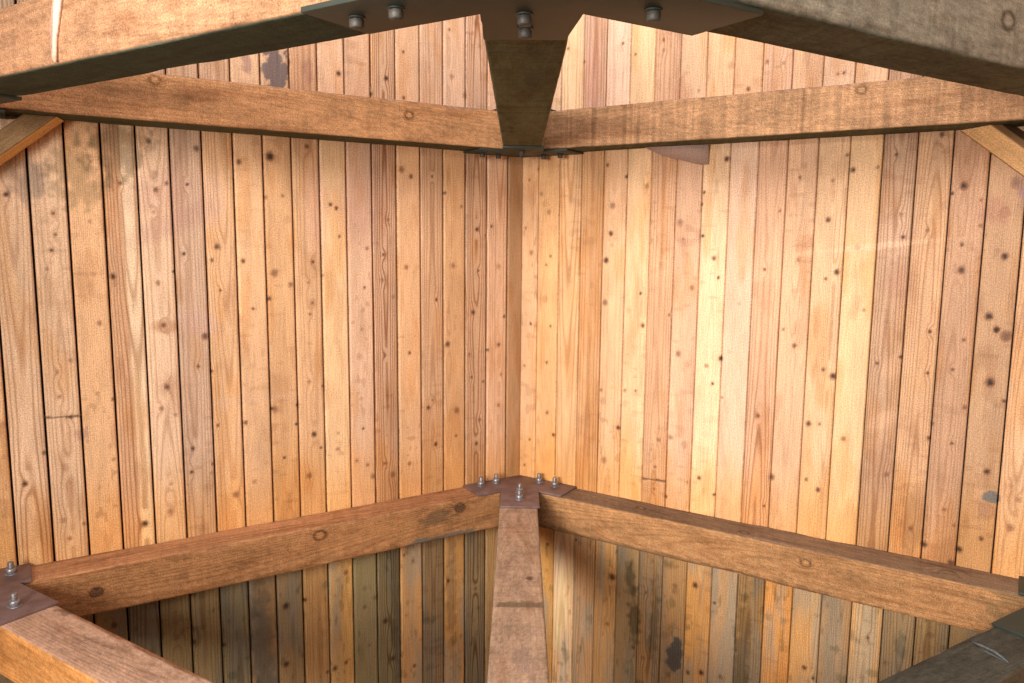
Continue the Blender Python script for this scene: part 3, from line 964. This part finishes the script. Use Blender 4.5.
# hub plate under the upper frame
def hub_plate():
    kw = .080; pts = []
    w = .155
    def arm(s, cc, xo):
        yo = lambda x: cc + TAN * x
        o_ = (xo, yo(xo)); i_ = (xo + w * SA, yo(xo) - w * CA)
        return [(CX + s * kw, yo(kw)), (CX + s * o_[0], o_[1]), (CX + s * i_[0], i_[1])]
    R = arm(1, 1.237, .2775); Lr = arm(-1, 1.240, .2815)
    pts = [(CX + kw - .018, 1.452), R[0], R[1], R[2], (CX, 1.237 - w / CA), Lr[2], Lr[1], Lr[0], (CX - kw - .004, 1.452)]
    return prism('gusset_plate', pts, TOP0 - PT, TOP0 - .0001, M_dark)
hp = hub_plate()
tag(hp, 'large dark steel plate with bolt heads under the upper frame where three beams meet', 'plate')
for i, (x, y) in enumerate([(.007, 1.286), (.009, 1.368), (-.2615, 1.312), (-.190, 1.258), (.204, 1.258)]): bolt(hp, x, y, TOP0 - PT, False, i)

# ------------------------------------------------------------------ splinters
def sheet(name, fpts, thick, nrm, mat, colr, label=None, cat=None, parent=None):
    fp = np.array(fpts, float); n = len(fp); nv = np.array(nrm, float) * thick
    V = np.vstack([fp, fp + nv])
    q = [(i, (i + 1) % n, (i + 1) % n + n, i + n) for i in range(n)]
    c = np.tile(lin(colr), (2 * n, 1))
    al = V[:, 2]; o = raw_mesh(name, V, q, [mat], parent=parent, ngons=[list(range(n))[::-1], [n + i for i in range(n)]],
        attrs={'Col': ('FLOAT_COLOR', c), 'gx': ('FLOAT', al * 90), 'gs': ('FLOAT', np.full(2 * n, .1)), 'ga': ('FLOAT', V[:, 0]), 'gl': ('FLOAT', V[:, 2])})
    if label: tag(o, label, cat)
    return o
def wall3(side, t, z, e): x, y = wpt(side, t, e); return (x, y, EYE + z)
ni = wall_basis('R')[2]
sheet('wood_wedge', [wall3('R', .59, .357, .045), wall3('R', .66, .322, .030), wall3('R', .74, .302, .012), wall3('R', .80, .285, .006), wall3('R', .836, .285, .006), wall3('R', .84, .357, .020)], .006, (ni[0], ni[1], 0), M_grey, (176,146,130),
      'thin grey wedge of wood hanging below the upper right rim beam against the boards', 'wood')
s = -1
dS = np.array([-CA, SA]); nS = np.array([-SA, -CA])     # left diagonal: direction outward, inner normal
def sp(x, z, e): 
    y = 1.275 - .158 / CA + TAN * abs(x - CX); return (x + nS[0] * e, y + nS[1] * e, z)
sheet('splinter', [sp(-.945, TOP1 - .001, .001), sp(-.970, TOP1 - .001, .001), sp(-.992, TOP0 + .07, .001), sp(-.992, TOP0 + .012, .001), sp(-.981, TOP0 + .004, .001), sp(-.976, TOP0 + .05, .001)], .007, (nS[0], nS[1], 0), M_grey, (224,184,160), parent=s_tl)

def sliver(pts, z, h, colr, parent):
    V = [(x, y, z) for x, y in pts] + [(x, y, z + h) for x, y in pts]; n = len(pts)
    q = [(i, (i + 1) % n, (i + 1) % n + n, i + n) for i in range(n)]
    return raw_mesh('splinter', V, q, [M_grey], parent=parent, ngons=[list(range(n))[::-1], [n + i for i in range(n)]],
        attrs={'Col': ('FLOAT_COLOR', np.tile(lin(colr), (2 * n, 1))), 'gx': ('FLOAT', np.zeros(2 * n)), 'gs': ('FLOAT', np.zeros(2 * n)), 'ga': ('FLOAT', np.array(V)[:, 0]), 'gl': ('FLOAT', np.array(V)[:, 1])})
sliver([(1.250, 2.037), (1.276, 2.022), (1.294, 1.984), (1.289, 1.926), (1.283, 1.982), (1.268, 2.012)], BOT1 - .0015, .004, (92, 98, 98), s_br)
sliver([(1.254, 2.018), (1.266, 1.985), (1.286, 1.930), (1.262, 1.980)], BOT1 - .0015, .003, (84, 90, 90), s_br)

# ------------------------------------------------------------------ the rest of the shaft
def panel(name, p, q, z0, z1, th, colr, seed):
    """plain boarded wall beyond the frame edge, boards modelled"""
    p = np.array(p, float); q = np.array(q, float); L = np.linalg.norm(q - p); d = (q - p) / L; nrm = np.array([-d[1], d[0]])
    V = []; Q = []; C = []; U = []; W_ = []
    nb = max(1, int(round(L / BW)))
    for i in range(nb):
        a, b = L * i / nb + .0015, L * (i + 1) / nb - .0015
        cc = lin(np.array(colr) * rng.uniform(.86, 1.06) + rng.uniform(-6, 6, 3))
        k = len(V)
        for (t, e) in ((a, 0), (a, -th + .004), (a + .003, -th), (b - .003, -th), (b, -th + .004), (b, 0)):
            for zz in (z0, z1): V.append((*(p + d * t + nrm * e), zz)); C.append(cc); U.append(t); W_.append(zz + i * 3.1)
        for j in range(6):
            j2 = (j + 1) % 6; Q.append((k + 2 * j, k + 2 * j2, k + 2 * j2 + 1, k + 2 * j + 1))
    o = raw_mesh(name, V, Q, [M_board], attrs={'Col': ('FLOAT_COLOR', np.array(C)), 'gx': ('FLOAT', np.array(U) * 60), 'gs': ('FLOAT', np.full(len(V), .2)), 'ga': ('FLOAT', np.array(U)), 'gl': ('FLOAT', np.array(W_))})
    tag(o, kind='structure'); return o
WX = 1.79; WY = D - TAN * WX - .0
WORLD_C, WORLD_G, WORLD_S, EXPO = (.98, .97, 1.0), (.06, .08, .06), .36, 0.38
AREAS = [
 ('daylight_from_window', (-1.75, -1.55, EYE + .45), (.35, 3.1, EYE - .30), 1.7, 1.2, 130, (1, .955, .91)),
 ('daylight_from_above', (0, .2, EYE + 2.8), (0, 2.1, 0), 2.0, 2.0, 32, (1, .95, .96)),
]
panel('wall_near_right', (CX + WX + .03, WY), (CX + WX + .03, .05), .02, EYE + 1.95, .03, (190,140,100), 1)
panel('wall_near_left', (CX - WX - .03, .05), (CX - WX - .03, WY), .02, EYE + 1.95, .03, (190,140,100), 2)
fl = raw_mesh('floor', [(-2.4, -1.4, -.05), (2.4, -1.4, -.05), (2.4, 3.7, -.05), (-2.4, 3.7, -.05), (-2.4, -1.4, 0.0), (2.4, -1.4, 0.0), (2.4, 3.7, 0.0), (-2.4, 3.7, 0.0)],
   [(3, 2, 1, 0), (4, 5, 6, 7), (0, 1, 5, 4), (1, 2, 6, 5), (2, 3, 7, 6), (3, 0, 4, 7)], [M_grey],
   attrs={'Col': ('FLOAT_COLOR', np.tile(lin((120, 96, 74)), (8, 1))), 'gx': ('FLOAT', np.arange(8.)), 'gs': ('FLOAT', np.zeros(8)), 'ga': ('FLOAT', np.arange(8.)), 'gl': ('FLOAT', np.arange(8.))})
tag(fl, kind='structure')

# ------------------------------------------------------------------ light
w = bpy.data.worlds.new('sky'); scene.world = w; w.use_nodes = True
bg = w.node_tree.nodes['Background']; bg.inputs[1].default_value = WORLD_S
wn = w.node_tree; wc = wn.nodes.new('ShaderNodeTexCoord'); wx = wn.nodes.new('ShaderNodeSeparateXYZ'); wr = wn.nodes.new('ShaderNodeValToRGB')
wn.links.new(wc.outputs['Generated'], wx.inputs[0]); wm = wn.nodes.new('ShaderNodeMapRange'); wm.inputs['From Min'].default_value = -.25; wm.inputs['From Max'].default_value = .25
wn.links.new(wx.outputs['Z'], wm.inputs['Value']); wn.links.new(wm.outputs[0], wr.inputs[0]); wn.links.new(wr.outputs[0], bg.inputs[0])
wr.color_ramp.elements[0].color = (*WORLD_G, 1); wr.color_ramp.elements[1].color = (*WORLD_C, 1)
def area(name, loc, target, sx, sy, power, color):
    l = bpy.data.lights.new(name, 'AREA'); l.shape = 'RECTANGLE'; l.size = sx; l.size_y = sy; l.energy = power; l.color = color; l.spread = math.radians(125)
    o = bpy.data.objects.new(name, l); col.objects.link(o); o.location = loc
    o.rotation_euler = (Vector(target) - Vector(loc)).to_track_quat('-Z', 'Y').to_euler(); return o
for a in AREAS: area(*a)

# ------------------------------------------------------------------ camera
cd = bpy.data.cameras.new('camera'); co = bpy.data.objects.new('camera', cd); col.objects.link(co)
cd.sensor_width = 36; cd.sensor_fit = 'HORIZONTAL'; cd.lens = 785.05 / 1024 * 36; cd.clip_start = .02
F = Vector((-.006035, .991460, -.130275)); R = Vector((.999932, .007286, .009129)); U = Vector((-.0100, .130211, .991436))
co.matrix_world = Matrix.Translation((0, 0, EYE)) @ Matrix((R, U, -F)).transposed().to_4x4()
scene.camera = co
vs = scene.view_settings; vs.view_transform = 'Standard'; vs.look = 'None'; vs.gamma = 1; vs.exposure = EXPO; vs.use_curve_mapping = False
